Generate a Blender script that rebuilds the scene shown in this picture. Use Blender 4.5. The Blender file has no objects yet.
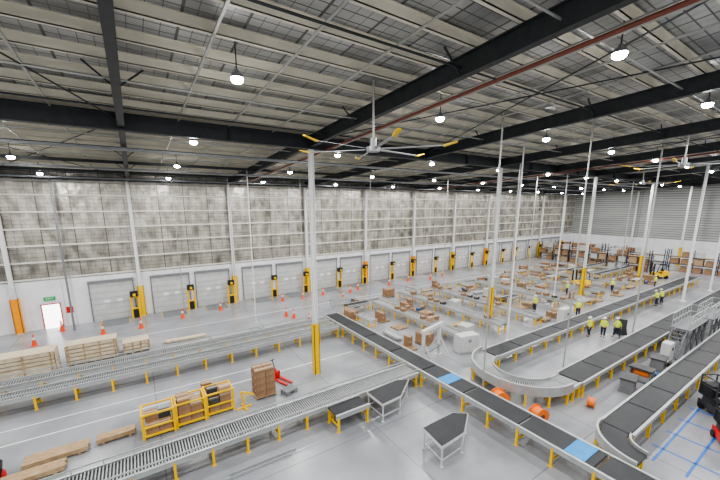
import bpy, math, random
from mathutils import Vector, Matrix
random.seed(11)
COL=bpy.context.scene.collection
try:bpy.context.scene.view_settings.look='AgX - Medium High Contrast'
except Exception:pass
# ---------------------------------------------------------------- materials
def newmat(name):
    m=bpy.data.materials.new(name);m.use_nodes=True
    nt=m.node_tree;b=nt.nodes['Principled BSDF'];return m,nt,b
def mat(name,col,rough=.5,metal=0.,var=.12,scale=3.,emit=0,trans=0):
    m,nt,b=newmat(name)
    b.inputs['Roughness'].default_value=rough;b.inputs['Metallic'].default_value=metal
    if emit:
        b.inputs['Base Color'].default_value=(*col,1)
        b.inputs['Emission Color'].default_value=(*col,1);b.inputs['Emission Strength'].default_value=emit
        return m
    tc=nt.nodes.new('ShaderNodeTexCoord');n=nt.nodes.new('ShaderNodeTexNoise')
    n.inputs['Scale'].default_value=scale;n.inputs['Detail'].default_value=4
    r=nt.nodes.new('ShaderNodeValToRGB')
    r.color_ramp.elements[0].position=.3;r.color_ramp.elements[1].position=.7
    r.color_ramp.elements[0].color=(*[c*(1-var) for c in col],1)
    r.color_ramp.elements[1].color=(*[min(1,c*(1+var)) for c in col],1)
    nt.links.new(tc.outputs['Object'],n.inputs['Vector']);nt.links.new(n.outputs['Fac'],r.inputs['Fac'])
    nt.links.new(r.outputs['Color'],b.inputs['Base Color'])
    return m
def gridmat(name,c0,c1,line,grids,nscale=(1,1,1),scale=2.,rough=.5,metal=0.,detail=6,bump=0.,nramp=(.35,.65),panels=None):
    """noise two-tone + line grid; grids=[(axis,period,width_fraction)]; panels=(sx,sy,sz,strength) random brightness per sheet"""
    m,nt,b=newmat(name);L=nt.links
    b.inputs['Roughness'].default_value=rough;b.inputs['Metallic'].default_value=metal
    tc=nt.nodes.new('ShaderNodeTexCoord');mp=nt.nodes.new('ShaderNodeMapping')
    mp.inputs['Scale'].default_value=nscale
    L.new(tc.outputs['Object'],mp.inputs['Vector'])
    n=nt.nodes.new('ShaderNodeTexNoise');n.inputs['Scale'].default_value=scale;n.inputs['Detail'].default_value=detail
    L.new(mp.outputs['Vector'],n.inputs['Vector'])
    fac=n.outputs['Fac']
    if panels:
        sn=nt.nodes.new('ShaderNodeVectorMath');sn.operation='DIVIDE';sn.inputs[1].default_value=panels[:3]
        fl=nt.nodes.new('ShaderNodeVectorMath');fl.operation='FLOOR'
        wn=nt.nodes.new('ShaderNodeTexWhiteNoise');wn.noise_dimensions='3D'
        L.new(tc.outputs['Object'],sn.inputs[0]);L.new(sn.outputs[0],fl.inputs[0]);L.new(fl.outputs[0],wn.inputs['Vector'])
        a=nt.nodes.new('ShaderNodeMath');a.operation='SUBTRACT';a.inputs[1].default_value=.5;L.new(wn.outputs['Value'],a.inputs[0])
        c=nt.nodes.new('ShaderNodeMath');c.operation='MULTIPLY_ADD';c.inputs[1].default_value=panels[3];L.new(a.outputs[0],c.inputs[0]);L.new(fac,c.inputs[2])
        fac=c.outputs[0]
    r=nt.nodes.new('ShaderNodeValToRGB');r.color_ramp.elements[0].position=nramp[0];r.color_ramp.elements[1].position=nramp[1]
    r.color_ramp.elements[0].color=(*c0,1);r.color_ramp.elements[1].color=(*c1,1)
    L.new(fac,r.inputs['Fac'])
    sep=nt.nodes.new('ShaderNodeSeparateXYZ');L.new(tc.outputs['Object'],sep.inputs[0])
    last=None
    for ax,per,w in grids:
        a=nt.nodes.new('ShaderNodeMath');a.operation='DIVIDE';a.inputs[1].default_value=per
        L.new(sep.outputs['XYZ'.index(ax)],a.inputs[0])
        f=nt.nodes.new('ShaderNodeMath');f.operation='FRACT';L.new(a.outputs[0],f.inputs[0])
        l=nt.nodes.new('ShaderNodeMath');l.operation='LESS_THAN';l.inputs[1].default_value=w;L.new(f.outputs[0],l.inputs[0])
        if last is None:last=l
        else:
            mx=nt.nodes.new('ShaderNodeMath');mx.operation='MAXIMUM';L.new(last.outputs[0],mx.inputs[0]);L.new(l.outputs[0],mx.inputs[1]);last=mx
    mix=nt.nodes.new('ShaderNodeMixRGB');mix.inputs[2].default_value=(*line,1)
    L.new(last.outputs[0],mix.inputs[0]);L.new(r.outputs['Color'],mix.inputs[1]);L.new(mix.outputs[0],b.inputs['Base Color'])
    if bump:
        bp=nt.nodes.new('ShaderNodeBump');bp.inputs['Strength'].default_value=bump;bp.inputs['Distance'].default_value=.1
        L.new(n.outputs['Fac'],bp.inputs['Height']);L.new(bp.outputs[0],b.inputs['Normal'])
    return m
M={}
M['floor']=gridmat('polished_concrete',(.23,.24,.26),(.36,.37,.39),(.15,.16,.17),[('X',9.1,.004),('Y',6.1,.006)],(1,1,1),.3,.25,0,9)
M['foil']=gridmat('foil_insulation',(.17,.155,.13),(.66,.63,.56),(.13,.12,.10),[('X',2.28,.03),('X',.57,.035),('Z',.36,.06)],(1,1,.6),1.4,.28,.55,5,.8,(.22,.74),(1.14,50,1.45,.16))
M['deck']=gridmat('roof_foil_sheet',(.20,.20,.19),(.62,.62,.60),(.12,.12,.115),[('X',1.52,.05),('Y',.375,.11),('X',.38,.05)],(.3,1,1),.9,.35,.35,6,.6,(.25,.75),(1.52,1.5,50,.28))
M['clad']=gridmat('ribbed_cladding',(.36,.37,.36),(.46,.47,.46),(.19,.20,.20),[('Z',.45,.3),('Y',9.1,.01)],(1,.1,1),1.,.5,.2,4)
M['dado']=gridmat('white_precast',(.70,.71,.73),(.80,.81,.83),(.4,.4,.4),[('X',3.03,.012),('Y',3.03,.012)],(1,1,1),.8,.6,0,5)
M['white']=mat('white_paint',(.80,.80,.79),.45,0,.05)
M['steel']=mat('charcoal_steel',(.034,.039,.042),.5,.1,.2)
M['galv']=mat('galvanised_steel',(.46,.46,.43),.45,.4,.12,2)
M['purlin']=mat('galvanised_purlin',(.74,.69,.57),.5,.1,.1,1)
M['girt']=mat('galvanised_girt',(.70,.68,.62),.5,.1,.1,1)
M['yellow']=mat('safety_yellow',(.90,.56,.0),.4,0,.06)
M['orange']=mat('safety_orange_yellow',(.92,.34,.01),.4,0,.06)
M['cone']=mat('cone_orange',(.88,.10,.02),.5,0,.08)
M['reel']=mat('reel_orange',(.90,.22,.03),.5,0,.08)
M['black']=mat('black_rubber',(.014,.014,.016),.6,0,.2)
M['belt']=mat('conveyor_belt_black',(.020,.022,.026),.5,0,.25,1.5)
M['bluebelt']=mat('blue_belt',(.02,.26,.62),.45,0,.1)
M['rail']=mat('aluminium_rail',(.46,.48,.48),.4,.35,.08)
M['roller']=mat('zinc_roller',(.47,.49,.49),.35,.4,.08)
M['bed']=mat('roller_pan_grey',(.10,.105,.11),.6,.1,.1)
M['door']=gridmat('door_panel_grey',(.50,.51,.51),(.60,.61,.61),(.24,.24,.24),[('Z',.55,.05)],(1,1,1),1,.5,.1,3)
M['carton']=mat('cardboard',(.29,.175,.10),.8,0,.25,2)
M['carton2']=mat('cardboard_pale',(.42,.29,.18),.8,0,.15,2)
M['tape']=mat('packing_tape',(.55,.46,.33),.4,0,.05)
M['wood']=gridmat('pallet_timber',(.32,.21,.12),(.50,.37,.22),(.2,.12,.07),[('Z',.6,.02)],(1,6,1),3,.8,0,4)
M['wood2']=gridmat('pale_timber',(.55,.45,.31),(.70,.61,.46),(.3,.22,.15),[('Z',.31,.06)],(1,6,1),3,.8,0,4)
M['red']=mat('red_paint',(.60,.02,.015),.4,0,.1)
M['pipe']=mat('sprinkler_pipe_red',(.22,.065,.04),.5,0,.1)
M['grey']=mat('machine_grey',(.20,.21,.22),.5,.1,.1)
M['dgrey']=mat('dark_machine_grey',(.06,.062,.068),.5,.1,.15)
M['lgrey']=mat('light_grey_panel',(.58,.59,.59),.5,0,.06)
M['glow']=mat('lamp_lens',(1,1,1),.3,0,emit=110)
M['daylight']=mat('daylit_doorway',(1,1,1),.5,0,emit=3.5)
M['skin']=mat('skin',(.55,.34,.25),.6,0,.05)
M['vest']=mat('hi_vis_yellow',(.68,.88,.02),.6,0,.05)
M['refl']=mat('reflective_tape',(.75,.76,.76),.3,.2,.03)
M['navy']=mat('navy_fabric',(.02,.028,.06),.8,0,.15)
M['fan']=mat('fan_blade_grey',(.36,.37,.37),.4,.5,.06)
M['lineW']=mat('white_floor_paint',(.66,.66,.66),.5,0,.1)
M['lineB']=mat('blue_floor_tape',(.01,.16,.62),.5,0,.06)
M['green']=mat('exit_green',(.01,.42,.10),.5,0,.02)
M['glass']=mat('door_vision_panel',(.85,.9,.92),.2,0,.03)
M['film']=mat('stretch_film_white',(.50,.51,.50),.35,0,.15)
M['bluebox']=mat('blue_plastic',(.03,.10,.28),.45,0,.1)
# ---------------------------------------------------------------- mesh builder
class MB:
    def __init__(s):s.v=[];s.f=[];s.m=[];s.sm=[]
    def add(s,vs,fs,mi,sm=False):
        o=len(s.v);s.v+= [tuple(v) for v in vs]
        for f in fs:s.f.append([i+o for i in f]);s.m.append(mi);s.sm.append(sm)
        return s
    def box(s,x0,x1,y0,y1,z0,z1,mi=0):
        vs=[(x,y,z) for z in(z0,z1) for x,y in((x0,y0),(x1,y0),(x1,y1),(x0,y1))]
        return s.add(vs,[(3,2,1,0),(4,5,6,7),(0,1,5,4),(1,2,6,5),(2,3,7,6),(3,0,4,7)],mi)
    def bar(s,p0,p1,w,h,mi=0):
        p0=Vector(p0);p1=Vector(p1);d=(p1-p0).normalized();z=Vector((0,0,1))
        if abs(d.z)>.99:z=Vector((0,1,0))
        a=d.cross(z).normalized()*w/2;b=a.cross(d).normalized()*h/2
        vs=[p+i*a+j*b for p in(p0,p1) for i,j in((-1,-1),(1,-1),(1,1),(-1,1))]
        return s.add(vs,[(3,2,1,0),(4,5,6,7),(0,1,5,4),(1,2,6,5),(2,3,7,6),(3,0,4,7)],mi)
    def ibeam(s,p0,p1,w,h,t=.03,mi=0):
        p0=Vector(p0);p1=Vector(p1);u=Vector((0,0,1))
        s.bar(p0,p1,t,h,mi)
        s.bar(p0+u*(h/2-t/2),p1+u*(h/2-t/2),w,t,mi);s.bar(p0-u*(h/2-t/2),p1-u*(h/2-t/2),w,t,mi);return s
    def cyl(s,p0,p1,r,n=10,mi=0,r2=None,caps=True):
        p0=Vector(p0);p1=Vector(p1);r2=r if r2 is None else r2
        d=(p1-p0).normalized();z=Vector((0,0,1)) if abs(d.z)<.9 else Vector((1,0,0))
        a=d.cross(z).normalized();b=d.cross(a)
        vs=[];
        for p,rr in((p0,r),(p1,r2)):
            for i in range(n):
                t=2*math.pi*i/n;vs.append(p+a*math.cos(t)*rr+b*math.sin(t)*rr)
        s.add(vs,[(i,(i+1)%n,n+(i+1)%n,n+i) for i in range(n)],mi,True)
        if caps:s.add(vs,[tuple(range(n))[::-1],tuple(range(n,2*n))],mi)
        return s
    def prism(s,pts,z0,z1,mi=0):
        n=len(pts);vs=[(x,y,z0) for x,y in pts]+[(x,y,z1) for x,y in pts]
        return s.add(vs,[tuple(range(n))[::-1],tuple(range(n,2*n))]+[(i,(i+1)%n,n+(i+1)%n,n+i) for i in range(n)],mi)
    def xprism(s,pts,y0,y1,mi=0): # pts in xz
        n=len(pts);vs=[(x,y0,z) for x,z in pts]+[(x,y1,z) for x,z in pts]
        return s.add(vs,[tuple(range(n)),tuple(range(n,2*n))[::-1]]+[(i,n+i,n+(i+1)%n,(i+1)%n) for i in range(n)],mi)
    def loft(s,rings,mi=0,mis=None,cap=True):
        n=len(rings[0]);o=[p for r in rings for p in r]
        for k in range(len(rings)-1):
            s.add(o[k*n:(k+2)*n],[(i,(i+1)%n,n+(i+1)%n,n+i) for i in range(n)],mis[k] if mis else mi,True)
        if cap:
            s.add(rings[0],[tuple(range(n))[::-1]],mi);s.add(rings[-1],[tuple(range(n))],mi)
        return s
    def mesh(s,name,mats):
        me=bpy.data.meshes.new(name);me.from_pydata(s.v,[],s.f)
        for m in mats:me.materials.append(M[m])
        me.polygons.foreach_set('material_index',s.m);me.polygons.foreach_set('use_smooth',s.sm)
        me.update();return me
def link(o,parent=None,loc=(0,0,0),rz=0.):
    COL.objects.link(o);o.location=loc;o.rotation_euler=(0,0,rz)
    if parent:o.parent=parent
    return o
def meshobj(name,mb,mats,parent=None,loc=(0,0,0),rz=0.,label=None,cat=None,group=None,kind=None):
    me=mb if isinstance(mb,bpy.types.Mesh) else mb.mesh(name,mats)
    o=link(bpy.data.objects.new(name,me),parent,loc,rz)
    if label:o['label']=label
    if cat:o['category']=cat
    if group:o['group']=group
    if kind:o['kind']=kind
    return o
def empty(name,label,cat,loc=(0,0,0),rz=0.,group=None):
    o=link(bpy.data.objects.new(name,None),None,loc,rz);o.empty_display_size=.2
    o['label']=label;o['category']=cat
    if group:o['group']=group
    return o
def proto(parts):
    return [(p[0],p[1].mesh(p[0],p[2]),p[3] if len(p)>3 else None) for p in parts]
def spawn(name,pr,label,cat,loc,rz=0.,group=None):
    e=empty(name,label,cat,loc,rz,group)
    for n,me,lb in pr:meshobj(n,me,None,e,label=lb)
    return e
# ---------------------------------------------------------------- camera
cam=bpy.data.cameras.new('camera');co=bpy.data.objects.new('camera',cam);COL.objects.link(co)
cam.lens=17;cam.sensor_width=36;cam.shift_y=32/720;cam.clip_end=500;cam.clip_start=.1
PITCH=math.atan(67/340);YAW=math.radians(33.45)
co.location=(0,0,11);co.rotation_euler=(math.pi/2-PITCH,0,-YAW);bpy.context.scene.camera=co
w=bpy.data.worlds.new('world');bpy.context.scene.world=w;w.use_nodes=True
w.node_tree.nodes['Background'].inputs[0].default_value=(.95,.97,1,1);w.node_tree.nodes['Background'].inputs[1].default_value=.75
# ---------------------------------------------------------------- shell
XW0,XW1,YN,YS=-24,87,40,-14
def zr(y):return 15.35-.055*y      # underside of rafters
RD=.62
meshobj('floor',MB().box(XW0,XW1+.3,YS,YN+.6,-.3,0),['floor'],kind='structure')
meshobj('wall_north',MB().box(XW0,XW1+.3,YN+.2,YN+.5,0,14.4),['foil'],kind='structure')
meshobj('trim_1',MB().box(XW0,XW1,YN,YN+.2,0,4.4),['dado'],kind='structure')
meshobj('wall_east',MB().box(XW1,XW1+.3,YS,YN+.2,4.4,16.8),['clad'],kind='structure')
meshobj('trim_2',MB().box(XW1-.15,XW1+.3,YS,YN,0,4.4),['dado'],kind='structure')
dz=RD+.3
meshobj('ceiling',MB().add([(XW0,YS,zr(YS)+dz),(XW1,YS,zr(YS)+dz),(XW1,YN+.5,zr(YN)+dz),(XW0,YN+.5,zr(YN)+dz),
  (XW0,YS,zr(YS)+dz+.1),(XW1,YS,zr(YS)+dz+.1),(XW1,YN+.5,zr(YN)+dz+.1),(XW0,YN+.5,zr(YN)+dz+.1)],
  [(0,1,2,3),(7,6,5,4),(0,4,5,1),(1,5,6,2),(2,6,7,3),(3,7,4,0)],0),['deck'],kind='structure')
for i,z in enumerate([4.5,6.0,7.45,8.9,10.35,11.8,13.0]):
    meshobj('wall_girt',MB().box(XW0,XW1,YN+.02,YN+.2,z,z+.13),['girt'],label='horizontal galvanised girt across the foil wall',cat='girt',group='wall girts')
SP=9.1
for k in range(-2,10):
    x=SP*k
    mb=MB().ibeam((x,YS,zr(YS)+RD/2),(x,YN,zr(YN)+RD/2),.26,RD,.035)
    meshobj('roof_rafter',mb,['steel'],label='dark charcoal steel roof rafter spanning to the dock wall',cat='beam',group='roof rafters')
YC=19
gc=zr(YC)+.25
mb=MB().ibeam((XW0,YC,gc),(XW1,YC,gc),.34,.74,.035)
for x in [SP*(k+.5) for k in range(-2,9)]:
    mb.box(x-.02,x+.02,YC-.16,YC+.16,gc-.34,gc+.34)
meshobj('roof_girder',mb,['steel'],label='deep dark steel girder running over the inner columns',cat='beam')
gbot=gc-.37
mb=MB().ibeam((XW0,YN-.3,zr(YN)+.2),(XW1,YN-.3,zr(YN)+.2),.2,.3,.03)
meshobj('eaves_beam',mb,['steel'],label='dark eaves beam along top of the wall',cat='beam')
for y in (29.5,34.5):
    mb=MB().ibeam((XW0,y,zr(y)+.15),(XW1,y,zr(y)+.15),.12,.2,.03)
    meshobj('roof_strut',mb,['steel'],label='slim dark steel strut between the rafters',cat='beam',group='roof struts')
y=YS+.4
while y<YN:
    z=zr(y)+RD
    mb=MB().box(XW0,XW1,y-.015,y+.015,z,z+.27).box(XW0,XW1,y-.015,y+.12,z,z+.02).box(XW0,XW1,y-.08,y+.015,z+.25,z+.27)
    meshobj('roof_purlin',mb,['purlin'],label='pale galvanised roof purlin under the roof sheeting',cat='purlin',group='roof purlins')
    y+=1.5
for k in range(-2,9):
    for fx in (.25,.5,.75):
        x=SP*(k+fx)
        meshobj('purlin_bridging',MB().bar((x,YS,zr(YS)+RD-.03),(x,YN,zr(YN)+RD-.03),.07,.05),['galv'],label='thin galvanised bridging rod below the purlins',cat='rod',group='purlin bridging')
for k in range(-1,9):
    for y in (2,8,14,27,33):
        x=SP*k
        e=empty('fly_brace','pair of dark angle braces from rafter to purlin','brace',(x,y,zr(y)),group='fly braces')
        for s_ in(-1,1):
            meshobj('brace',MB().bar((0,0,.04),(s_*.8,0,RD+.1),.05,.05),['steel'],e)
def pipe(name,p0,p1,r,m,label,group=None):
    return meshobj(name,MB().cyl(p0,p1,r,8),[m],label=label,cat='pipe',group=group)
pipe('sprinkler_main',(10.1,YS,zr(YS)-.05),(10.1,YN-.5,zr(YN)-.05),.065,'pipe','rusty red sprinkler main below the roof')
pipe('sprinkler_main',(10.5,YS,zr(YS)+.05),(10.5,YN-.5,zr(YN)+.05),.05,'galv','thin galvanised pipe below the roof')
pipe('sprinkler_main',(37.0,YS,zr(YS)-.05),(37.0,YN-.5,zr(YN)-.05),.065,'pipe','rusty red sprinkler main below the roof')
for y in (2,5,8,14,17,22,25,28,31,34,37):
    pipe('sprinkler_branch',(XW0,y,zr(y)+.3),(XW1,y,zr(y)+.3),.035,'steel' if y in(8,17,25,31,37) else 'galv','slim sprinkler branch pipe under the roof','sprinkler branches')
for y in (23,30.5,36.5):
    z=zr(y)-.2
    mb=MB().box(XW0,XW1,y-.2,y+.2,z-.02,z).box(XW0,XW1,y-.2,y-.18,z,z+.1).box(XW0,XW1,y+.18,y+.2,z,z+.1)
    meshobj('cable_tray',mb,['grey'],label='galvanised cable tray hung below the roof',cat='cable tray',group='cable trays')
for k in range(-1,9,2):
    x0=SP*k
    for (ya,yb) in ((YC,YN-1),(-2,YC)):
        e=empty('roof_cross_brace','crossed steel bracing rods between two rafters','brace',(0,0,0),group='roof cross braces')
        meshobj('rod',MB().cyl((x0,ya,zr(ya)+.3),(x0+SP,yb,zr(yb)+.3),.025,6),['steel'],e)
        meshobj('rod',MB().cyl((x0+SP,ya,zr(ya)+.36),(x0,yb,zr(yb)+.36),.025,6),['steel'],e)
# ---------------------------------------------------------------- columns
def column(x,y,top,gh,gm,lab,grp):
    e=empty('steel_column',lab,'column',(x,y,0),group=grp)
    inner=grp=='inner columns'
    w_=.13 if inner else .14;g=.19 if inner else .26
    mb=MB().box(-w_,w_,-.02,.02,0,top).box(-w_,-w_+.03,-w_,w_,0,top).box(w_-.03,w_,-w_,w_,0,top).box(-g,g,-g,g,0,.03)
    meshobj('shaft',mb,['white'],e)
    if gh:
        mb=MB().box(-g,g,-g,-g+.04,.03,gh).box(-g,-g+.04,-g,g,.03,gh).box(g-.04,g,-g,g,.03,gh)
        if inner:mb.box(-g,g,g-.04,g,.03,gh)
        meshobj('column_guard',mb,[gm],e,label='tall safety yellow guard sleeve')
    return e
for k in range(-2,10):
    column(SP*k-.1,YN-.28,zr(YN),3.1,'yellow' if k not in(-1,3,4,6) else 'orange','white steel wall column with tall yellow guard','wall columns')
for k in (1,3,5,7,9):
    column(SP*k,YC,gbot,3.5,'yellow','white steel column with yellow guard rising from open floor','inner columns')
for y in (10,28):
    column(XW1-.4,y,zr(y),0,'','white steel column against the ribbed end wall','end wall columns')
# ---------------------------------------------------------------- dock doors
n=0
DX=[]
for k in range(-1,9):
    for off in (2.6,6.7):
        x=SP*k+off
        if k==-1 and off<3:continue
        DX.append(x)
for x in DX:
    n+=1
    w_=1.7;h=3.75
    e=link(bpy.data.objects.new('door_%d'%n,None),None,(x,YN,0));e['kind']='structure'
    mb=MB().box(-w_,w_,-.06,0,0.1,h)
    for i in range(1,7):mb.box(-w_,w_,-.075,-.06,.1+i*.52-.02,.1+i*.52+.02)
    meshobj('door_curtain',mb,['door'],e)
    mb=MB().box(-w_-.1,-w_,-.12,0,0,h+.15).box(w_,w_+.1,-.12,0,0,h+.15).box(-w_-.1,w_+.1,-.25,0,h,h+.22)
    meshobj('door_frame',mb,['grey'],e)
    for a in(-.5,.5):meshobj('vision_panel',MB().box(a-.22,a+.22,-.085,-.075,1.75,2.0),['glass'],e)
    meshobj('dock_leveller',MB().box(-1.1,1.1,-2.3,-.1,.003,.02,0).box(-1.15,-1.1,-2.3,-.1,.003,.025,1).box(1.1,1.15,-2.3,-.1,.003,.025,1),['grey','yellow'],e)
e=link(bpy.data.objects.new('door_%d'%(n+1),None),None,(-7.0,YN,0));e['kind']='structure'
meshobj('door_leaf',MB().box(-.6,.6,-.05,0,0,2.2),['daylight'],e)  # emissive panel standing in for daylight through the open exit doorway
meshobj('door_frame',MB().box(-.68,-.6,-.08,0,0,2.28).box(.6,.68,-.08,0,0,2.28).box(-.68,.68,-.08,0,2.2,2.28),['red'],e)
meshobj('safety_notice',MB().box(1.0,1.5,-.03,0,1.2,1.8),['red'],None,(-7,YN,0),0,'small red notice board on the white wall','sign')
def text(s,size,m,loc,rot,parent=None,name='sign_text'):
    c=bpy.data.curves.new(name,'FONT');c.body=s;c.size=size;c.align_x='CENTER';c.align_y='CENTER';c.extrude=.004
    o=bpy.data.objects.new(name,c);COL.objects.link(o)
    me=bpy.data.meshes.new_from_object(o.evaluated_get(bpy.context.evaluated_depsgraph_get()))
    bpy.data.objects.remove(o);me.materials.clear();me.materials.append(M[m])
    o=bpy.data.objects.new(name,me);COL.objects.link(o);o.location=loc;o.rotation_euler=rot
    if parent:o.parent=parent
    return o
es=empty('exit_sign','green emergency exit sign above the exit door','sign',(-7.0,YN-.02,2.75))
meshobj('sign_panel',MB().box(-.4,.4,-.06,.02,-.17,.17),['green'],es)
text('EXIT',.26,'white',(0,-.07,0),(math.pi/2,0,0),es)
pr=proto([('guard_frame',MB().cyl((-.3,0,0),(-.3,0,2.2),.09,8).cyl((.3,0,0),(.3,0,2.2),.09,8).bar((-.3,0,2.17),(.3,0,2.17),.14,.14).bar((-.3,0,1.0),(.3,0,1.0),.12,.12),['yellow']),
 ('dock_light',MB().box(-.35,.3,-.35,.05,2.24,2.75,0).cyl((0,-.35,2.45),(0,-.47,2.45),.13,10,1),['black','yellow']),
 ('buffer',MB().box(-.21,.21,-.1,.1,.1,.94),['black'])])
for x in DX:
    spawn('dock_guard',pr,'yellow tubular guard with black dock light beside a roller door','dock guard',(x+1.72,YN-.9,0),0,'dock guards')
# ---------------------------------------------------------------- lamps
LP=[]
for i in range(-2,10):
    for y in (-4,4.6,11.1,19.95,28,35.2):LP.append((3.0+8.45*i,y))  # unseen first row, behind the camera, is added for illumination
def dome(n=16):
    R=[]
    for z,r in((.04,.17),(0,.175),(-.05,.16),(-.09,.11),(-.11,.04)):R.append([(r*math.cos(2*math.pi*i/n),r*math.sin(2*math.pi*i/n),z) for i in range(n)])
    return MB().loft(R,0)
lr=proto([('housing',MB().cyl((0,0,.04),(0,0,.16),.19,16,0,.14).cyl((0,0,.16),(0,0,.26),.06,12),['grey']),
  ('lens',dome(),['glow'],'glowing white lens')])
ld=bpy.data.lights.new('high_bay_light','AREA');ld.shape='DISK';ld.size=.32;ld.energy=380;ld.color=(1,.99,.975)
for x,y in LP:
    z=zr(y)-.12
    e=spawn('high_bay_lamp',lr,'round high-bay lamp glowing white hung from the roof','lamp',(x,y,z),0,'high-bay lamps')
    meshobj('stem',MB().cyl((0,0,.24),(0,0,zr(y)+dz-.01-z),.02,6),['steel'],e)
    lo=bpy.data.objects.new('light_source',ld);COL.objects.link(lo);lo.parent=e;lo.location=(0,0,-.13)
for (x,y,r,m) in [(8.8,31.4,.045,'white'),(8.3,36.5,.04,'galv'),(52.6,11.2,.14,'white'),(16.25,11.4,.045,'galv'),(37.2,21.3,.06,'galv'),(24.9,15.5,.06,'white'),
      (29.3,26.8,.04,'galv'),(62,10.8,.12,'white'),(33.5,9.8,.06,'galv'),(19,27,.035,'galv'),(-5.4,38.2,.08,'grey'),(3.5,38.6,.035,'galv'),(28.6,18,.045,'galv'),(14.5,33,.03,'galv'),
      (22.5,9.9,.045,'galv'),(43,21,.06,'white'),(60,20.2,.06,'galv')]:
    mb=MB().cyl((0,0,0),(0,0,zr(y)+dz),r,8).cyl((0,0,0),(0,0,.02),r*2.5,8)
    meshobj('drop_pole',mb,[m],None,(x,y,0),label='slender pale service pole dropping from roof to floor',cat='pole',group='service drop poles')
# ---------------------------------------------------------------- fans
FS=.84
blade=MB()
blade.add([(.35,-.07,.02),(.35,.08,-.01),(3.4,-.055,.02),(3.4,.065,-.0),(.35,-.07,.0),(.35,.08,-.03),(3.4,-.055,.0),(3.4,.065,-.02)],[(0,1,3,2),(4,6,7,5),(0,2,6,4),(1,5,7,3),(0,4,5,1),(2,3,7,6)],0)
bm_=blade.mesh('blade',['fan'])
tip=MB().add([(3.2,-.08,-.03),(3.2,.10,-.05),(3.8,-.07,.10),(3.8,.08,.08),(3.2,-.08,.03),(3.2,.10,.01),(3.8,-.07,.13),(3.8,.08,.11)],[(0,2,3,1),(4,5,7,6),(0,4,6,2),(1,3,7,5),(0,1,5,4),(2,6,7,3)],0).mesh('blade_tip',['yellow'])
def fan(x,y,z,ph):
    e=empty('ceiling_fan','large grey industrial ceiling fan with yellow blade tips','ceiling fan',(x,y,z),0,'ceiling fans')
    e.scale=(FS,FS,1)
    meshobj('hub',MB().cyl((0,0,-.1),(0,0,.08),.32,16).cyl((0,0,.08),(0,0,.4),.16,12),['fan'],e)
    meshobj('drop_tube',MB().cyl((0,0,.4),(0,0,zr(y)+dz-z),.05,8),['galv'],e)
    for i in range(6):
        b=meshobj('blade',bm_,None,e,rz=ph+i*math.pi/3)
        meshobj('blade_tip',tip,None,b)
fan(8.15,11.4,13.15,.15);fan(28.2,7.1,13.4,.1);fan(47,15,13.3,.5)
# ---------------------------------------------------------------- conveyors
def leg_mesh(wd,z,m='yellow'):
    mb=MB()
    for s_ in(-1,1):
        yy=s_*(wd/2-.02)
        mb.box(-.05,.05,yy-.05,yy+.05,0,z-.1);mb.box(-.09,.09,yy-.07,yy+.07,0,.02)
    mb.box(-.03,.03,-wd/2,wd/2,.28,.34);mb.box(-.03,.03,-wd/2,wd/2,z-.18,z-.12)
    return mb.mesh('leg',[m])
def conveyor(x0,y0,x1,y1,wd,kind,z=.9,label='',group=None,guard=0.,blues=(),step=2.0,segl=3.0,legm='yellow'):
    L=math.hypot(x1-x0,y1-y0);a=math.atan2(y1-y0,x1-x0)
    nm='roller_conveyor' if kind=='roller' else 'belt_conveyor'
    e=empty(nm,label,'conveyor',(x0,y0,0),a,group)
    for s_ in(-1,1):
        yy=s_*wd/2
        mb=MB().box(0,L,yy-.025,yy+.025,z-.22,z+.03).box(0,L,yy-.06,yy+.06,z+.02,z+.035)
        meshobj('side_rail',mb,['rail'],e)
        if guard:
            mb=MB().box(0,L,yy-.015,yy+.015,z+guard-.06,z+guard)
            k=0
            while k<L:mb.box(k,k+.03,yy-.02,yy+.02,z+.03,z+guard);k+=1.
            meshobj('guide_rail',mb,['rail'],e)
    if kind=='roller':
        mb=MB();x=.06
        mb.box(0,L,-wd/2+.03,wd/2-.03,z-.14,z-.10,1)
        while x<L:
            mb.cyl((x,-wd/2+.03,z-.03),(x,wd/2-.03,z-.03),.03,6,0,None,False);x+=.115
        meshobj('roller_bed',mb,['roller','bed'],e)
    else:
        x=0
        while x<L-.2:
            xe=min(L,x+segl);hw=wd/2-.1
            pr_=[(x+.05,z-.08),(x+.02,z-.02),(x+.05,z+.015),(xe-.09,z+.015),(xe-.06,z-.02),(xe-.09,z-.08)]
            meshobj('belt',MB().xprism(pr_,-hw,hw),['belt'],e)
            x=xe
        for b in blues:
            meshobj('belt_cover',MB().box(b-.4,b+.4,-wd/2+.08,wd/2-.08,z+.016,z+.04),['bluebelt'],e,label='bright blue transfer plate')
        meshobj('drive_motor',MB().box(L*.4,L*.4+.5,-.2,.2,z-.45,z-.2).cyl((L*.4+.5,0,z-.33),(L*.4+.75,0,z-.33),.1,10),['grey'],e)
    lm=leg_mesh(wd,z,legm);nl=max(2,int(round(L/step))+1)
    for i in range(nl):
        meshobj('leg',lm,None,e,(.15+(L-.3)*i/(nl-1),0,0))
    return e
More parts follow.
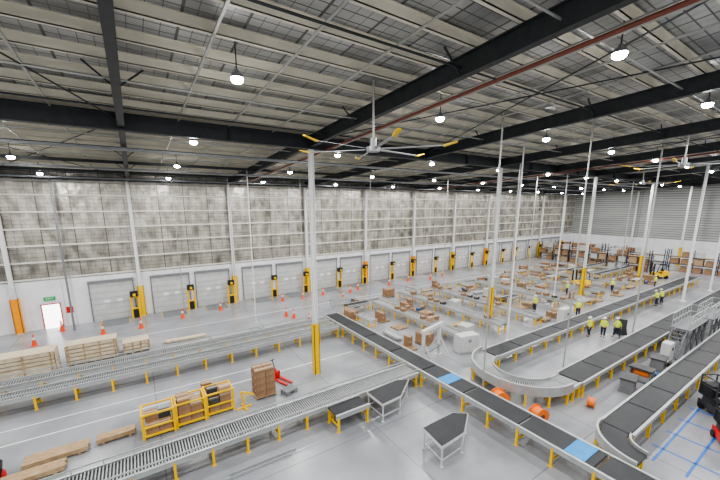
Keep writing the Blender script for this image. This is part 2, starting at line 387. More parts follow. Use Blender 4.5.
def curve(cx,cy,r,wd,a0,a1,z=.9,label='',belt=False):
    e=empty('curved_conveyor',label,'conveyor',(cx,cy,0),0)
    nseg=28
    def arc(rr,z0,z1,t,m,nm):
        ps=[(math.cos(a0+(a1-a0)*i/nseg),math.sin(a0+(a1-a0)*i/nseg)) for i in range(nseg+1)]
        vs=[]
        for c,s_ in ps:
            for q,zz in((rr-t,z0),(rr+t,z0),(rr+t,z1),(rr-t,z1)):vs.append((c*q,s_*q,zz))
        fs=[]
        for i in range(nseg):
            o=i*4
            for j in range(4):fs.append((o+j,o+(j+1)%4,o+4+(j+1)%4,o+4+j))
        fs+=[(0,1,2,3),(nseg*4+3,nseg*4+2,nseg*4+1,nseg*4)]
        return meshobj(nm,MB().add(vs,fs,0),[m],e)
    arc(r-wd/2,z-.2,z+.12,.04,'rail','side_rail');arc(r+wd/2,z-.25,z+(.2 if belt else .3),.05,'rail','side_rail')
    if belt:arc(r,z-.08,z+.015,wd/2-.1,'belt','belt')
    else:
        arc(r,z-.16,z-.1,wd/2-.04,'bed','bed_pan')
        mb=MB();nr=int(abs(a1-a0)*r/.13)
        for i in range(nr):
            a=a0+(a1-a0)*(i+.5)/nr;c,s_=math.cos(a),math.sin(a)
            mb.cyl((c*(r-wd/2+.04),s_*(r-wd/2+.04),z-.03),(c*(r+wd/2-.04),s_*(r+wd/2-.04),z-.03),.028,6,0,.042,False)
        meshobj('roller_bed',mb,['roller'],e)
    lm=leg_mesh(wd,z);nl=max(3,int(abs(a1-a0)*r/1.0)+1)
    for i in range(nl):
        a=a0+(a1-a0)*(i+.3)/(nl-.4);meshobj('leg',lm,None,e,(math.cos(a)*r,math.sin(a)*r,0),a+math.pi/2)
    return e
RL='long grey roller conveyor on yellow legs'
conveyor(-16,24.25,13.6,24.25,.95,'roller',.9,RL+' beside timber crates',guard=.22,step=1.7)
conveyor(-16,26.0,13.6,26.0,.95,'roller',1.0,RL+' with side guides',guard=.3,step=1.7)
conveyor(-10,14.75,13.6,14.75,1.3,'roller',.9,'wide grey roller conveyor on yellow legs',guard=.25,step=1.5)
conveyor(7.2,13.5,9.2,13.5,1.0,'belt',.92,'short black belt conveyor beside the roller line',segl=2.1,step=1.6)
conveyor(14.5,26.9,14.5,-2,1.4,'belt',1.0,'long black belt conveyor with blue transfer plates',blues=(14.5,21.6),segl=3.2,step=1.6)
conveyor(19.7,13.45,66,13.45,1.3,'belt',.9,'long black belt conveyor leading into the curved loop')
conveyor(20.7,8.7,62,8.7,1.5,'belt',.9,'long black belt conveyor parallel to loop line')
curve(19.65,11.05,2.38,1.3,math.pi/2,math.pi*1.5,.9,'grey curved roller conveyor turning half a circle')
conveyor(19.7,8.67,20.65,8.67,1.3,'roller',.9,'short grey roller section after the curve',step=.8)
conveyor(17.5,5.15,44,5.15,1.3,'belt',.95,'black belt conveyor sweeping into the main line',segl=3)
curve(17.45,3.7,1.45,1.2,math.pi/2,math.pi,.95,'black curved belt conveyor merging into main line',belt=True)
SPUR=[(21,17,28.8),(26,16.6,30.3),(30.5,15.9,29),(38.2,16,29),(46,17,30),(53,17,30)]
for x,y0,y1 in SPUR:
    conveyor(x,y1,x,y0,.95,'roller',.85,'grey roller spur conveyor among stacked materials',group='roller spur conveyors',guard=.15)
for x,y,l in [(57,22,12),(57,26,12),(33.2,21.5,2.6),(17.2,28.8,2.8)]:
    conveyor(x,y,x+l,y,.9,'belt',.9,'short black belt conveyor in the sorting area')
# ---------------------------------------------------------------- gravity tables
def table(x,y,rz,pts):
    e=empty('transfer_table','black-topped angled transfer table on pale metal legs','table',(x,y,0),rz,'transfer tables')
    meshobj('table_top',MB().prism(pts,1.0,1.05),['belt'],e)
    mb=MB();n_=len(pts)
    for i in range(n_):
        a,b=pts[i],pts[(i+1)%n_];mb.bar((a[0],a[1],.99),(b[0],b[1],.99),.05,.12)
    meshobj('table_frame',mb,['lgrey'],e)
    for px,py in pts:
        qx,qy=px*.93,py*.93
        meshobj('leg',MB().box(qx-.03,qx+.03,qy-.03,qy+.03,0,.95).box(qx-.07,qx+.07,qy-.07,qy+.07,0,.02),['lgrey'],e)
    mb=MB()
    for i in range(n_):
        a,b=pts[i],pts[(i+1)%n_];mb.bar((a[0]*.93,a[1]*.93,.3),(b[0]*.93,b[1]*.93,.3),.04,.04)
    meshobj('brace',mb,['lgrey'],e)
table(10.8,13.3,0,[(-1.2,-.85),(.1,-.75),(1.6,.35),(1.0,.66),(-1.2,.55)])
table(11.2,9.4,0,[(-1.4,-.8),(.1,-.7),(1.4,.15),(.8,.6),(-1.2,.55)])
# ---------------------------------------------------------------- cones
cp=proto([('cone_base',MB().prism([(-.2,-.2),(.2,-.2),(.2,.2),(-.2,.2)],0,.04),['cone']),
  ('cone_body',MB().cyl((0,0,.04),(0,0,1.0),.17,14,0,.03),['cone']),
  ('stripe',MB().cyl((0,0,.5),(0,0,.72),.114,14,0,.085,False),['refl'],'white reflective band')])
for x,y in [(-3.2,35.6),(-.4,35.5),(-6.3,38.6),(-7.6,35.5),(3.1,36.6),(11.9,31.5),(12.3,30.5),(6.8,37.2),(13.6,37.0),(16,36.6),(18.8,36.8),(22.3,36),(24,36.8),(20,34),
            (29,36.5),(33,37),(36.5,36),(40,36.8),(13.0,28.5),(-12,36)]:
    spawn('traffic_cone',cp,'orange traffic cone with white reflective band','traffic cone',(x,y,0),random.random(),'traffic cones')
# ---------------------------------------------------------------- cartons, pallets
occ=[]
def carton_mesh(w_,d,h,m):
    mb=MB().box(-w_/2,w_/2,-d/2,d/2,0,h,0).box(-w_/2-.003,w_/2+.003,-.04,.04,h*.75,h+.003,1).box(-w_/2,w_/2,-.006,.006,h,h+.005,1)
    return mb.mesh('carton',[m,'tape'])
CM=[carton_mesh(.54,.45,.4,'carton'),carton_mesh(.54,.45,.45,'carton2'),carton_mesh(.5,.4,.3,'carton'),carton_mesh(1.1,1.0,.8,'carton'),carton_mesh(1.1,1.0,1.0,'carton2'),carton_mesh(1.1,1.0,.9,'film'),carton_mesh(.5,.42,.28,'dgrey'),carton_mesh(.5,.42,.3,'bluebox')]
NC=[0]
def carton(x,y,z,i,rz=0.,lab='brown cardboard carton with packing tape',grp='cartons'):
    NC[0]+=1
    return meshobj('carton',CM[i],None,None,(x,y,z),rz,lab,'box',grp)
def palmesh():
    mb=MB()
    for i in range(7):
        y=-.5+i*1./6;mb.box(-.6,.6,y-.05,y+.05,.12,.14)
    for x in(-.55,0,.55):
        mb.box(x-.05,x+.05,-.5,.5,.10,.12)
        for y in(-.45,0,.45):mb.box(x-.05,x+.05,y-.05,y+.05,.02,.10)
        mb.box(x-.05,x+.05,-.5,.5,0,.02)
    return mb.mesh('pallet',['wood'])
PM=palmesh()
def pallet(x,y,z=0,rz=0.):
    return meshobj('pallet',PM,None,None,(x,y,z),rz,'slatted timber pallet on the concrete floor','pallet','timber pallets')
def pallet_load(x,y,rz=0.,kind=None):
    pallet(x,y,0,rz);kind=random.choice([0,0,1,3,4,4]) if kind is None else kind
    c,s_=math.cos(rz),math.sin(rz)
    def P(a,b):return x+a*c-b*s_,y+a*s_+b*c
    if kind in(0,4):
        for a in(-.28,.28):
            for b in(-.24,.24):
                h=random.choice([0,1,1,2]) if kind==0 else random.choice([0,0,1,1])
                for l in range(h):
                    q=P(a,b);i=random.choice([0,6,7,2]) if kind==4 else 0
                    carton(q[0],q[1],.141+l*.402,i,rz,{0:'brown cardboard carton with packing tape',2:'flat brown carton on a pallet',6:'dark grey carton on a pallet',7:'blue plastic-wrapped carton on a pallet'}[i])
    elif kind==1: q=P(0,0);carton(q[0],q[1],.141,3,rz,'large brown carton on a timber pallet')
    else: q=P(0,0);carton(q[0],q[1],.141,5,rz,'white film-wrapped pallet load')
def bundle(x,y,rz,L,nw,nh,m,lab,name='timber_bundle',bw=.1,bh=.07,jit=.15):
    e=empty(name,lab,'timber' if m!='rail' else 'steel bundle',(x,y,0),rz)
    for s_ in(-.35,.35):meshobj('bearer',MB().box(L*s_-.05,L*s_+.05,-nw*bw/2-.03,nw*bw/2+.03,0,.09),['wood'],e)
    for j in range(nh):
        for i in range(nw):
            jt=random.uniform(-jit,jit)
            meshobj('plank',MB().box(-L/2+jt,L/2+jt,(i-nw/2)*bw+.004,(i-nw/2+1)*bw-.004,.09+j*bh,.09+(j+1)*bh-.005),[m],e)
bundle(-3.9,18.45,.02,2.2,7,3,'wood','neat stack of brown timber planks on bearers',jit=.04)
bundle(-4.6,17.45,.02,2.2,6,3,'wood','neat stack of brown timber planks on bearers',jit=.04)
bundle(-1.75,18.6,.02,1.5,5,3,'wood','short stack of timber planks on the floor',jit=.03)
def crate(x,y,rz,L,W_,h,nl,lab):
    e=empty('timber_crate',lab,'crate',(x,y,0),rz)
    mb=MB()
    for i in range(nl):
        z=.12+i*(h-.12)/nl;z1=z+(h-.12)/nl-.06
        mb.box(-L/2,L/2,-W_/2,-W_/2+.03,z,z1);mb.box(-L/2,L/2,W_/2-.03,W_/2,z,z1)
        mb.box(-L/2,-L/2+.03,-W_/2,W_/2,z,z1);mb.box(L/2-.03,L/2,-W_/2,W_/2,z,z1)
    meshobj('slats',mb,['wood2'],e)
    mb=MB();nb=int(L/.16)
    for i in range(nb):mb.box(-L/2+i*L/nb+.01,-L/2+(i+1)*L/nb-.01,-W_/2,W_/2,h-.04,h)
    meshobj('lid',mb,['wood2'],e)
    for s_ in(-.45,-.15,.15,.45):
        mb=MB().box(L*s_-.05,L*s_+.05,-W_/2-.03,-W_/2,0.0,h).box(L*s_-.05,L*s_+.05,W_/2,W_/2+.03,0,h).box(L*s_-.05,L*s_+.05,-W_/2,W_/2,0,.12)
        meshobj('batten',mb,['wood'],e)
crate(-7.4,28.9,0,4.4,1.3,1.7,6,'long pale timber crate with slatted sides')
crate(-3.4,29.9,0,2.9,1.2,1.5,5,'long pale timber crate with slatted sides')
crate(-12.1,28.6,0,3.8,1.2,1.4,5,'long pale timber crate with slatted sides')
crate(-.8,30.0,.05,1.7,1.1,.9,3,'small timber crate on the floor beside longer crates')
bundle(2.2,28.6,.05,3.6,7,1,'wood2','loose pale timber planks lying behind conveyor')
bundle(2.6,30.2,-.05,3.0,5,2,'wood2','loose pale timber planks lying behind conveyor')
bundle(5.9,28.8,-.1,3.0,6,2,'rail','pile of grey steel profiles behind conveyor',name='steel_profile_bundle')
bundle(10.2,29.2,.05,3.2,5,1,'rail','pile of grey steel profiles behind conveyor',name='steel_profile_bundle')
pallet(5.4,18.5)
for l in range(4):
    for a in(-.28,.28):
        for b in(-.25,.25):carton(5.4+a,18.5+b,.141+l*.402,0,0,'brown carton stacked high on pallet near column','cartons on the floor pallet')
pj=proto([('fork',MB().box(-.6,.6,-.27,-.11,.06,.12),['red']),('fork',MB().box(-.6,.6,.11,.27,.06,.12),['red']),
 ('pump_body',MB().box(.6,.8,-.27,.27,.06,.5).cyl((.75,0,.4),(.75,0,.7),.06,10),['red']),
 ('handle',MB().bar((.78,0,.6),(1.0,0,1.2),.04,.04).bar((1.0,-.15,1.2),(1.0,.15,1.2),.04,.04),['black']),
 ('wheel',MB().cyl((.72,-.07,.09),(.72,.07,.09),.09,12),['black'])])
spawn('pallet_jack',pj,'red hand pallet jack with black handle','pallet jack',(6.85,19.2,0),1.9)
meshobj('tool_case',MB().box(-.4,.4,-.3,.3,0,.28,0).box(-.12,.12,-.32,-.3,.12,.18,1),['grey','black'],None,(6.7,17.8,0),.3,'grey tool case on the floor','case')
sm=MB();W2=.66;D2=.5
for x in(-W2,W2):
    for y in(-D2,D2):sm.box(x-.05,x+.05,y-.05,y+.05,0,1.3)
for z in(.15,.6,1.26):
    for y in(-D2,D2):sm.box(-W2,W2,y-.035,y+.035,z-.035,z+.035)
    for x in(-W2,W2):sm.box(x-.035,x+.035,-D2,D2,z-.035,z+.035)
sp_=proto([('frame',sm,['yellow']),('deck',MB().box(-W2,W2,-D2,D2,.18,.2),['yellow'])])
for i,(x,y) in enumerate([(.0,18.1),(1.43,18.22),(2.86,18.34)]):
    spawn('stillage',sp_,'yellow steel stillage frame holding brown cartons','stillage',(x,y,0),.0,'yellow stillages')
    for a in(-.28,.28):
        for b in(-.228,.228):
            hh=random.choice([2,2,3,3]) if i else random.choice([1,1,2])
            for l in range(hh):carton(x+a,y+b,.201+l*.402,random.choice([0,0,1,6]) if l==hh-1 else 0,0,'carton inside a yellow stillage','cartons in stillages')
for x,y in [(1.3,19.7),(2.8,20.0)]:
    pallet(x,y,0,0)
    for a in(-.28,.28):
        for l in range(random.choice([1,2])):carton(x+a,y,.141+l*.402 ,0,0,'brown carton beside the yellow stillages')
jb=proto([('base',MB().box(-.4,.4,-.05,.05,0,.08).box(-.05,.05,-.4,.4,0,.08),['yellow']),('post',MB().bar((0,0,.08),(-.15,0,1.0),.09,.09),['yellow']),
 ('arm',MB().bar((-.15,0,1.0),(.55,0,.62),.09,.09).bar((-.05,0,.5),(.25,0,.78),.05,.05),['yellow'])])
spawn('floor_crane',jb,'small yellow workshop crane on the floor','crane',(4.05,17.7,0),.1)
for dx,dy in [(0,0),(.3,.2)]:
    meshobj('steel_angle',MB().box(0,2.9,0,.12,0,.015).box(0,2.9,0,.015,0,.12),['rail'],None,(1.9+dx,12.9+dy,0),-.02,'long galvanised steel angle lying on floor','steel angle','loose steel angles')
sc=proto([('body',MB().xprism([(-.6,.15),(.5,.15),(.6,.5),(.3,.9),(-.5,.95),(-.65,.6)],-.35,.35),['black']),
 ('hood',MB().xprism([(-.45,.96),(.25,.92),(.15,1.05),(-.4,1.1)],-.3,.3),['red']),
 ('handle',MB().bar((-.6,-.25,.9),(-.85,-.25,1.15),.04,.04).bar((-.6,.25,.9),(-.85,.25,1.15),.04,.04).bar((-.85,-.27,1.15),(-.85,.27,1.15),.04,.04),['grey']),
 ('wheel',MB().cyl((-.35,-.4,.16),(-.35,-.33,.16),.16,14),['grey']),('wheel',MB().cyl((-.35,.33,.16),(-.35,.4,.16),.16,14),['grey']),
 ('brush_deck',MB().cyl((.3,0,.01),(.3,0,.15),.36,18),['red'])])
spawn('floor_scrubber',sc,'black and red walk-behind floor scrubber','floor scrubber',(-6.15,18.2,0),.2)
# ---------------------------------------------------------------- gantry + cabinets
def portal(x,y,rz):
    e=empty('scanner_gantry','grey steel portal frame beside the main conveyor','gantry',(x,y,0),rz)
    for s_ in(-1.1,1.1):
        meshobj('post',MB().box(s_-.09,s_+.09,-.09,.09,0,2.2).box(s_-.2,s_+.2,-.2,.2,0,.03),['lgrey'],e)
    meshobj('top_beam',MB().box(-1.25,1.5,-.12,.12,2.2,2.45),['lgrey'],e)
    meshobj('shelf',MB().box(-1.0,1.0,-.25,.25,.75,.82),['grey'],e)
    for a,b in((-1.1,-.9),(1.1,-.9),(1.1,.9)):meshobj('brace',MB().bar((a,0,1.6),(a,b,.03),.07,.07),['lgrey'],e)
portal(17.1,16.5,.25)
def cabinet(x,y,rz,w_=1.6,d=.6,h=1.9,lab='white electrical control cabinet with double doors'):
    e=empty('control_cabinet',lab,'cabinet',(x,y,0),rz,'control cabinets')
    meshobj('body',MB().box(-w_/2,w_/2,-d/2,d/2,.1,h).box(-w_/2+.05,w_/2-.05,-d/2+.05,d/2-.05,0,.1),['lgrey'],e)
    for s_ in(-1,1):
        dr=meshobj('door',MB().box(min(0,s_*w_/2)+.02,max(0,s_*w_/2)-.02,-d/2-.03,-d/2,.14,h-.04),['lgrey'],e)
        meshobj('handle',MB().box(s_*.08-.015,s_*.08+.015,-d/2-.06,-d/2-.03,.9,1.1),['black'],dr)
cabinet(20.2,15.9,-.2,1.7,.8,1.4);cabinet(33,15.0,0,1.4,.6,1.5)
def spool(x,y,r,wd,rz,lab):
    e=empty('cable_reel',lab,'cable reel',(x,y,0),rz,'cable reels')
    for s_ in(-1,1):meshobj('flange',MB().cyl((0,s_*wd/2-.04*s_,r),(0,s_*wd/2,r),r,22),['reel'],e)
    meshobj('cable_winding',MB().cyl((0,-wd/2+.04,r),(0,wd/2-.04,r),r*.78,18),['reel'],e)
    for s_ in(-1,1):meshobj('hub_cap',MB().cyl((0,s_*wd/2,r),(0,s_*(wd/2+.02),r),r*.3,12),['pipe'],e)
spool(16.0,10.1,.46,.6,-.5,'orange cable reel standing beside the main belt');spool(16.4,8.1,.42,.55,-.3,'orange cable reel on the floor near main belt');spool(20.1,7.2,.3,.35,.3,'small orange cable reel standing below the loop')
# ---------------------------------------------------------------- floor lines
def line(x0,y0,x1,y1,wd,m,lab):
    return meshobj('floor_marking',MB().bar((x0,y0,.004),(x1,y1,.004),wd,.006),[m],label=lab,cat='floor marking',group='floor markings')
WL='white painted line across the concrete floor'
line(-16,20.75,13,20.65,.1,'lineW',WL);line(-16,33.5,60,33.3,.1,'lineW',WL);line(-16,22.2,6,22.1,.08,'lineW',WL)
BL='blue tape line on the concrete floor'
for y in (3.8,2.7,1.5,.3):line(17.9 if y>2 else 16.6,y,36,y,.09,'lineB',BL)
for x in (19.2,21,22.8,24.6,27,29.5):line(x,-.6,x,4.2,.09,'lineB',BL)
# ---------------------------------------------------------------- forklift
def forklift(x,y,rz,m='yellow',lab='yellow forklift with black mast'):
    e=empty('forklift',lab,'forklift',(x,y,0),rz,'forklifts')
    meshobj('body',MB().xprism([(-1.1,.35),(.8,.3),(.85,.9),(.35,.95),(.2,.75),(-.3,.8),(-.4,1.15),(-1.05,1.2),(-1.2,.8)],-.55,.55),[m],e)
    mb=MB()
    for s_ in(-.5,.5):
        mb.bar((-1.0,s_,1.2),(-.75,s_,2.15),.07,.07).bar((.7,s_,.9),(.35,s_,2.15),.07,.07).bar((-.75,s_,2.15),(.35,s_,2.15),.07,.07)
    for k in range(5):mb.bar((-.7+k*.25,-.5,2.17),(-.7+k*.25,.5,2.17),.05,.04)
    meshobj('overhead_guard',mb,['black'],e)
    meshobj('seat',MB().box(-.45,.0,-.25,.25,.82,.95).box(-.5,-.4,-.25,.25,.95,1.4),['black'],e)
    mb=MB()
    for s_ in(-.3,.3):mb.box(.92,1.05,s_-.06,s_+.06,.1,2.3)
    mb.box(.93,1.04,-.3,.3,2.2,2.28).box(.93,1.04,-.3,.3,1.2,1.28)
    meshobj('mast',mb,['black'],e)
    for s_ in(-.25,.25):meshobj('fork',MB().box(1.06,1.1,s_-.06,s_+.06,.08,.7).box(1.06,2.1,s_-.06,s_+.06,.05,.1),['grey'],e)
    for xx in(-.75,.6):
        for s_ in(-1,1):meshobj('wheel',MB().cyl((xx,s_*.42,.28),(xx,s_*.62,.28),.28,16),['black'],e)
    occ.append((x,y,2.4))
forklift(66,17.3,2.5);forklift(49.5,21,1.2)
# ---------------------------------------------------------------- scissor lifts
def scissor(x,y,rz,h=1.6,m='red',lab='red scissor lift with dark guard rails'):
    e=empty('scissor_lift',lab,'scissor lift',(x,y,0),rz,'scissor lifts')
    meshobj('chassis',MB().box(-.95,.95,-.4,.4,.15,.5),[m],e)
    for xx in(-.7,.7):
        for s_ in(-1,1):meshobj('wheel',MB().cyl((xx,s_*.34,.17),(xx,s_*.46,.17),.17,14),['black'],e)
    mb=MB();nn=max(2,int(h/.5));dzz=(h-.5)/nn
    for i in range(nn):
        for s_ in(-.3,.3):
            mb.bar((-.8,s_,.5+i*dzz+.03),(.8,s_,.5+(i+1)*dzz-.03),.05,.08).bar((.8,s_,.5+i*dzz+.03),(-.8,s_,.5+(i+1)*dzz-.03),.05,.08)
    meshobj('scissor_arms',mb,['dgrey'],e)
    meshobj('platform',MB().box(-1,1,-.4,.4,h,h+.08).box(.3,.95,-.36,.36,h+.08,h+.7),['black'],e)
    mb=MB()
    for z in(h+.6,h+1.1):
        for s_ in(-.38,.38):mb.bar((-.98,s_,z),(.98,s_,z),.05,.05)
        for xx in(-.98,.98):mb.bar((xx,-.38,z),(xx,.38,z),.05,.05)
    for xx in(-.98,0,.98):
        for s_ in(-.38,.38):mb.box(xx-.025,xx+.025,s_-.025,s_+.025,h+.08,h+1.1)
    meshobj('guard_rail',mb,['dgrey'],e)
scissor(21.9,2.1,.5,.8,'red','black scissor lift with red chassis');scissor(24.9,3.0,.9,.8,'dgrey','dark grey scissor lift with guard rails');scissor(23.4,.6,.2,.8,'dgrey','dark grey scissor lift with guard rails')
def platform(x,y,L=4.4,W_=1.0,h=1.9):
    e=empty('work_platform','grey steel maintenance platform with rails beside the belts','platform',(x,y,0),0,'work platforms')
    for i in range(4):
        for s_ in(0,W_):meshobj('post',MB().box(i*L/3-.06,i*L/3+.06,s_-.06,s_+.06,0,h),['grey'],e)
    meshobj('deck',MB().box(-.1,L+.1,-.1,W_+.1,h,h+.08),['grey'],e)
    mb=MB()
    for z in(h+.55,h+1.1):
        for s_ in(0,W_):mb.bar((0,s_,z),(L,s_,z),.05,.05)
        mb.bar((L,0,z),(L,W_,z),.05,.05)
    for i in range(7):
        for s_ in(0,W_):mb.box(i*L/6-.025,i*L/6+.025,s_-.025,s_+.025,h+.08,h+1.1)
    meshobj('guard_rail',mb,['rail'],e)
    mb=MB()
    for s_ in(.1,W_-.1):mb.bar((-1.6,s_,.05),(0,s_,h),.05,.18)
    for k in range(8):mb.box(-1.6+k*.2+.0,-1.38+k*.2,.1,W_-.1,.15+k*h/8,.18+k*h/8)
    meshobj('stairs',mb,['grey'],e)
    for s_ in(0,W_):
        mb=MB()
        for i in range(3):
            a=i*L/3
            mb.bar((a,s_,.1),(a+L/3,s_,h-.1),.04,.05).bar((a+L/3,s_,.1),(a,s_,h-.1),.04,.05)
        meshobj('cross_brace',mb,['dgrey'],e)
platform(33.2,6.4);platform(39.8,6.4,4.4,1.0,1.5)
cabinet(30.9,6.9,0,.9,.5,1.4,'pale grey control cabinet beside the belts')
# machine drive units on and beside the near belt
du=proto([('base_frame',MB().box(-.6,.6,-.4,.4,.0,.12).box(-.55,-.47,-.35,.35,.12,.8).box(.47,.55,-.35,.35,.12,.8),['grey']),
 ('motor',MB().cyl((-.4,0,.5),(.3,0,.5),.2,14).cyl((.3,0,.5),(.45,0,.5),.12,12),['reel'],'orange-red electric motor'),
 ('top_cover',MB().box(-.6,.6,-.4,.4,.8,.9),['dgrey'])])
for x,y,r in [(37.0-8.2,6.75,.1),(26.0,6.8,1.6),(23.9,6.8,.2)]:
    spawn('drive_unit',du,'grey framed conveyor drive unit with orange motor','drive unit',(x,y,0),r,'drive units')
for x,y,i,l in [(27.3,6.5,7,'blue carton beside the black belt conveyor'),(27.4,7.2,0,'brown carton beside the black belt conveyor'),(30.1,6.6,6,'dark carton beside the black belt conveyor')]:
    carton(x,y,0,i,random.random()*.3,l,'cartons by the black belts')
# ---------------------------------------------------------------- people
def skinmesh(name,vs,es,rad,m,sub=1):
    me=bpy.data.meshes.new(name);me.from_pydata([tuple(v) for v in vs],es,[])
    o=bpy.data.objects.new(name,me);COL.objects.link(o)
    o.modifiers.new('s','SKIN')
    for i,r in enumerate(rad):
        r=(r,r) if not isinstance(r,tuple) else r
        me.skin_vertices[0].data[i].radius=r
        me.skin_vertices[0].data[i].use_root=(i==0)
    sb=o.modifiers.new('b','SUBSURF');sb.levels=sub;sb.render_levels=sub
    dg=bpy.context.evaluated_depsgraph_get()
    nm=bpy.data.meshes.new_from_object(o.evaluated_get(dg))
    nm.materials.clear();nm.materials.append(M[m])
    for p in nm.polygons:p.use_smooth=True
    bpy.data.objects.remove(o);return nm
def person_proto(lean,arms,stride):
    ca,sa=math.cos(lean),math.sin(lean)
    def T(v):
        x,y,z=v
        if z>.97:
            q=z-.97;return (x*ca+q*sa,y,.97+q*ca-x*sa)
        return v
    V=[(0,0,.95),(0,0,1.12),(0,0,1.33),(0,0,1.46),(0,0,1.54),(.02,0,1.63),(.01,0,1.72)]
    R=[.12,.12,(.14,.12),.055,.065,(.088,.082),.06]
    E=[(0,1),(1,2),(2,3),(3,4),(4,5),(5,6)]
    V=[T(v) for v in V]
    def av(p,v,r):
        V.append(v);R.append(r);E.append((p,len(V)-1));return len(V)-1
    av(5,T((.115,0,1.62)),.014)
    for s_,(e1,h1) in zip((-1,1),arms):
        a=av(2,T((0,s_*.17,1.40)),.058)
        b=av(a,T((e1[0],s_*e1[1],e1[2])),.042);c=av(b,T((h1[0],s_*h1[1],h1[2])),.03)
        A=Vector(T((e1[0],s_*e1[1],e1[2])));B=Vector(T((h1[0],s_*h1[1],h1[2])));d=(B-A).normalized()
        side=d.cross(Vector((0,1,0))).normalized() if abs(d.y)<.8 else Vector((1,0,0))
        nrm=d.cross(side).normalized()
        pm=B+d*.07;p=av(c,tuple(pm),(.036,.02))
        for k,L_ in enumerate((.065,.08,.075,.055)):
            f0=pm+d*.03+side*(k-1.5)*.021;f1=f0+d*L_*.6;f2=f1+d*L_*.35+nrm*(-s_)*.02
            q=av(p,tuple(f0),.009);q=av(q,tuple(f1),.009);av(q,tuple(f2),.008)
        t0=B+d*.03+side*.04;q=av(p,tuple(t0),.011);av(q,tuple(t0+d*.045+side*.02),.009)
    for s_ in(-1,1):
        st=stride*s_
        h=av(0,(0,s_*.09,.88),.095);k=av(h,(.03+st*.5,s_*.1,.5),.06);an=av(k,(st-.02,s_*.1,.09),.042);av(an,(st+.15,s_*.11,.045),.038)
    body=skinmesh('body',V,E,R,'skin')
    tv=[(0,0,.97)];tr=[.125];te=[]
    for s_ in(-1,1):
        st=stride*s_;o=len(tv)
        tv+=[(0,s_*.095,.86),(.03+st*.5,s_*.1,.5),(st-.02,s_*.1,.14)];tr+=[.115,.08,.062];te+=[(0,o),(o,o+1),(o+1,o+2)]
    tro=skinmesh('trousers',tv,te,tr,'navy')
    boots=[]
    for s_ in(-1,1):
        st=stride*s_
        boots.append(skinmesh('boot',[(st-.03,s_*.1,.10),(st-.03,s_*.1,.05),(st+.16,s_*.11,.045)],[(0,1),(1,2)],[.055,.05,.045],'black'))
    def ring(z,rx,ry,n_=14):return [T((rx*math.cos(2*math.pi*i/n_),ry*math.sin(2*math.pi*i/n_),z)) for i in range(n_)]
    vest=MB().loft([ring(.972,.155,.19),ring(1.06,.155,.185),ring(1.10,.158,.188),ring(1.24,.165,.2),ring(1.28,.165,.205),ring(1.40,.15,.215),ring(1.46,.10,.16),ring(1.49,.07,.08)],0,[0,1,0,1,0,0,0])
    sv=[]
    for s_,(e1,h1) in zip((-1,1),arms):
        m_=[(h1[i]*.75+e1[i]*.25) for i in range(3)]
        sv.append(skinmesh('sleeve',[T((0,s_*.16,1.40)),T((e1[0],s_*e1[1],e1[2])),T((m_[0],s_*m_[1],m_[2]))],[(0,1),(1,2)],[.072,.056,.045],'vest'))
    def hd(z,r,x=.01):return [T((x+r*1.12*math.cos(2*math.pi*i/14),r*math.sin(2*math.pi*i/14),z)) for i in range(14)]
    hat=MB().loft([hd(1.675,.15,.03),hd(1.69,.15,.03),hd(1.692,.115),hd(1.75,.108),hd(1.80,.075),hd(1.815,.02)],0)
    eyes=MB()
    for s_ in(-1,1):eyes.cyl(T((.088,s_*.032,1.645)),T((.104,s_*.032,1.645)),.011,8)
    mouth=MB().bar(T((.093,-.025,1.575)),T((.093,.025,1.575)),.015,.01)
    return [('body',body,None),('trousers',tro,None),('boot',boots[0],None),('boot',boots[1],None),('vest',vest.mesh('vest',['vest','refl']),'hi-vis yellow vest with reflective bands'),
        ('sleeve',sv[0],None),('sleeve',sv[1],None),('hard_hat',hat.mesh('hard_hat',['white']),'white hard hat'),('eyes',eyes.mesh('eyes',['black']),None),('mouth',mouth.mesh('mouth',['red']),None)]
PP=[person_proto(0.03,[((-.02,.24,1.14),(.08,.26,.90)),((.0,.24,1.14),(.12,.24,.92))],.03),
    person_proto(.25,[((.12,.24,1.18),(.38,.18,1.12)),((.14,.24,1.16),(.4,.16,1.08))],.05),
    person_proto(.08,[((-.12,.23,1.15),(-.10,.25,.90)),((.12,.23,1.15),(.24,.24,.96))],.22)]
PL=['person standing in hi-vis yellow vest and white hard hat','person leaning forward with both hands reaching, hi-vis vest','person walking in hi-vis yellow vest and hard hat']
for x,y,r,k in [(31.3,12.1,2.5,0),(32.2,11.4,3.4,0),(33.0,10.7,1.2,2),(47.5,12.2,1.6,1),(48.7,12.1,1.4,1),(50.5,17.6,0,2),(34.2,18.5,3,0),(36.2,15.2,.5,1),
                (44,20,2,0),(58,15.4,2,0)]:
    spawn('person',PP[k],PL[k],'person',(x,y,0),r,'warehouse workers');occ.append((x,y,.8))
uc=proto([('chassis',MB().box(-.6,.6,-.4,.4,.12,.5),['dgrey']),('mast',MB().box(-.6,-.5,-.35,.35,.5,1.4),['dgrey']),('tray',MB().box(-.5,.6,-.4,.4,.5,.56).box(-.1,.4,-.3,.3,.56,.9),['grey']),
  ('wheel',MB().cyl((-.4,-.45,.12),(-.4,-.38,.12),.12,12),['black']),('wheel',MB().cyl((.4,-.45,.12),(.4,-.38,.12),.12,12),['black']),('wheel',MB().cyl((-.4,.38,.12),(-.4,.45,.12),.12,12),['black']),('wheel',MB().cyl((.4,.38,.12),(.4,.45,.12),.12,12),['black'])])
for x,y,r in [(34.6,11.0,.4)]:
    spawn('utility_cart',uc,'dark grey utility cart on four wheels','cart',(x,y,0),r,'utility carts')
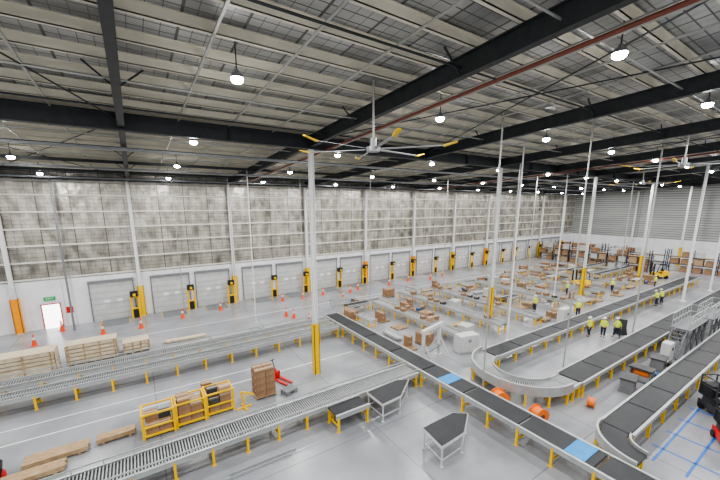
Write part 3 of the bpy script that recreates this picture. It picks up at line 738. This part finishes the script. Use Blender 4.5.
# ---------------------------------------------------------------- racks and loads at far end
def rack(x,y,L=9.):
    e=empty('pallet_rack','steel pallet rack filled with brown cartons','rack',(x,y,0),0,'pallet racks')
    nb=int(L/3)
    for i in range(nb+1):
        mb=MB();yy=i*L/nb
        for xx in(-.6,.6):mb.box(xx-.05,xx+.05,yy-.05,yy+.05,0,3.6)
        for k in range(4):mb.bar((-.6,yy,.2+k*.8),(.6,yy,1.0+k*.75),.03,.04)
        meshobj('upright_frame',mb,['navy'],e)
    for z in(1.3,2.5):
        for xx in(-.6,.6):meshobj('shelf_beam',MB().box(xx-.03,xx+.03,0,L,z-.12,z),['dgrey'],e)
        meshobj('shelf_deck',MB().box(-.56,.56,.06,L-.06,z-.02,z+.0),['wood'],e)
    for z in(0,1.3,2.5):
        for b in range(nb):
            for o in(.8,2.2):
                if random.random()<.72:
                    i=random.choice([3,3,4,5] if z<2 else [3,3,5])
                    carton(x,y+b*3+o,z+.004,i,math.pi/2,['','','','large brown carton stored in a rack','tall pale carton stored in a rack','white wrapped load stored in a rack'][i],'rack cartons')
for y in (10,19.5,29):
    rack(76.5,y)
    if y>15:rack(71,y+.5)
occ.append((73.5,24,7))
def free(x,y,r):
    if any(abs(x-cx)<r+.75 and y0-1<y<y1+1 for cx,y0,y1 in SPUR):return False
    if y<15.6:return False
    for a,b,c in occ:
        if (x-a)**2+(y-b)**2<(c+r)**2:return False
    for k in(3,5,7):
        if abs(x-SP*k)<1.3 and abs(y-YC)<1.3:return False
    for (a,b) in [(17.3,16.5),(20.2,15.9),(33,15),(29.3,26.8),(37.2,21.3),(24.9,15.5),(19,27),(33.8,21.5),(35.4,21.5),(28.6,18),(43,21),(60,20.2),(17.6,28.8),(19.5,28.8)]:
        if abs(x-a)<2.0 and abs(y-b)<1.5:return False
    return True
fm=MB()
for s_ in(-.4,.4):fm.box(-1.2,1.2,s_-.03,s_+.03,.68,.84)
for k in range(13):fm.cyl((-1.1+k*.183,-.4,.78),(-1.1+k*.183,.4,.78),.03,6)
lgm=MB()
for s_ in(-.4,.4):lgm.box(-.04,.04,s_-.04,s_+.04,0,.68)
lgm.box(-.03,.03,-.4,.4,.2,.26)
fpr=proto([('bed_frame',fm,['rail'])]);lgy=lgm.mesh('leg',['yellow']);lgm=lgm.mesh('leg',['rail'])
cnt=0;tries=0
while cnt<112 and tries<9000:
    tries+=1
    x=random.uniform(16.8,68);y=random.uniform(16.3,32)
    if 55<x<70.5 and (20.8<y<23.2 or 24.8<y<27.2):continue
    t=random.random();r=random.choice([0,0,math.pi/2,.2])
    if t<.33:
        if not free(x,y,.8) or NC[0]>245:continue
        pallet_load(x,y,r);rr=.95
    elif t<.46:
        if not free(x,y,.8):continue
        for i in range(random.randint(1,4)):pallet(x,y,i*.1405,0)
        rr=.95
    elif t<.70:
        if not free(x,y,1.25):continue
        e=spawn('conveyor_module',fpr,'unassembled grey conveyor module standing on the floor','conveyor module',(x,y,0),math.pi/2 if r>1 else 0,'loose conveyor modules')
        lg=random.choice([lgm,lgy])
        for a in(-1,1):meshobj('leg',lg,None,e,(a,0,0))
        rr=1.35
    elif free(x,y,1.15):
        m=random.choice(['wood','wood2','rail','rail'])
        bundle(x,y,random.choice([0,0,.1,1.57]),2.0,5,random.randint(1,3),m,'bundle of grey metal profiles on bearers' if m=='rail' else 'bundle of long timber pieces on bearers',name='steel_profile_bundle' if m=='rail' else 'timber_bundle');rr=1.2
    else:continue
    occ.append((x,y,rr*.85));cnt+=1
for x,y0,y1 in SPUR:
    y=y0+.8
    while y<y1-.6:
        if random.random()<.35 and NC[0]<298:
            i=random.choice([0,1,2,6])
            carton(x,y,.853,i,random.uniform(-.2,.2),'dark carton resting on a roller conveyor' if i==6 else 'brown carton resting on a roller conveyor','cartons on conveyors')
        y+=.9
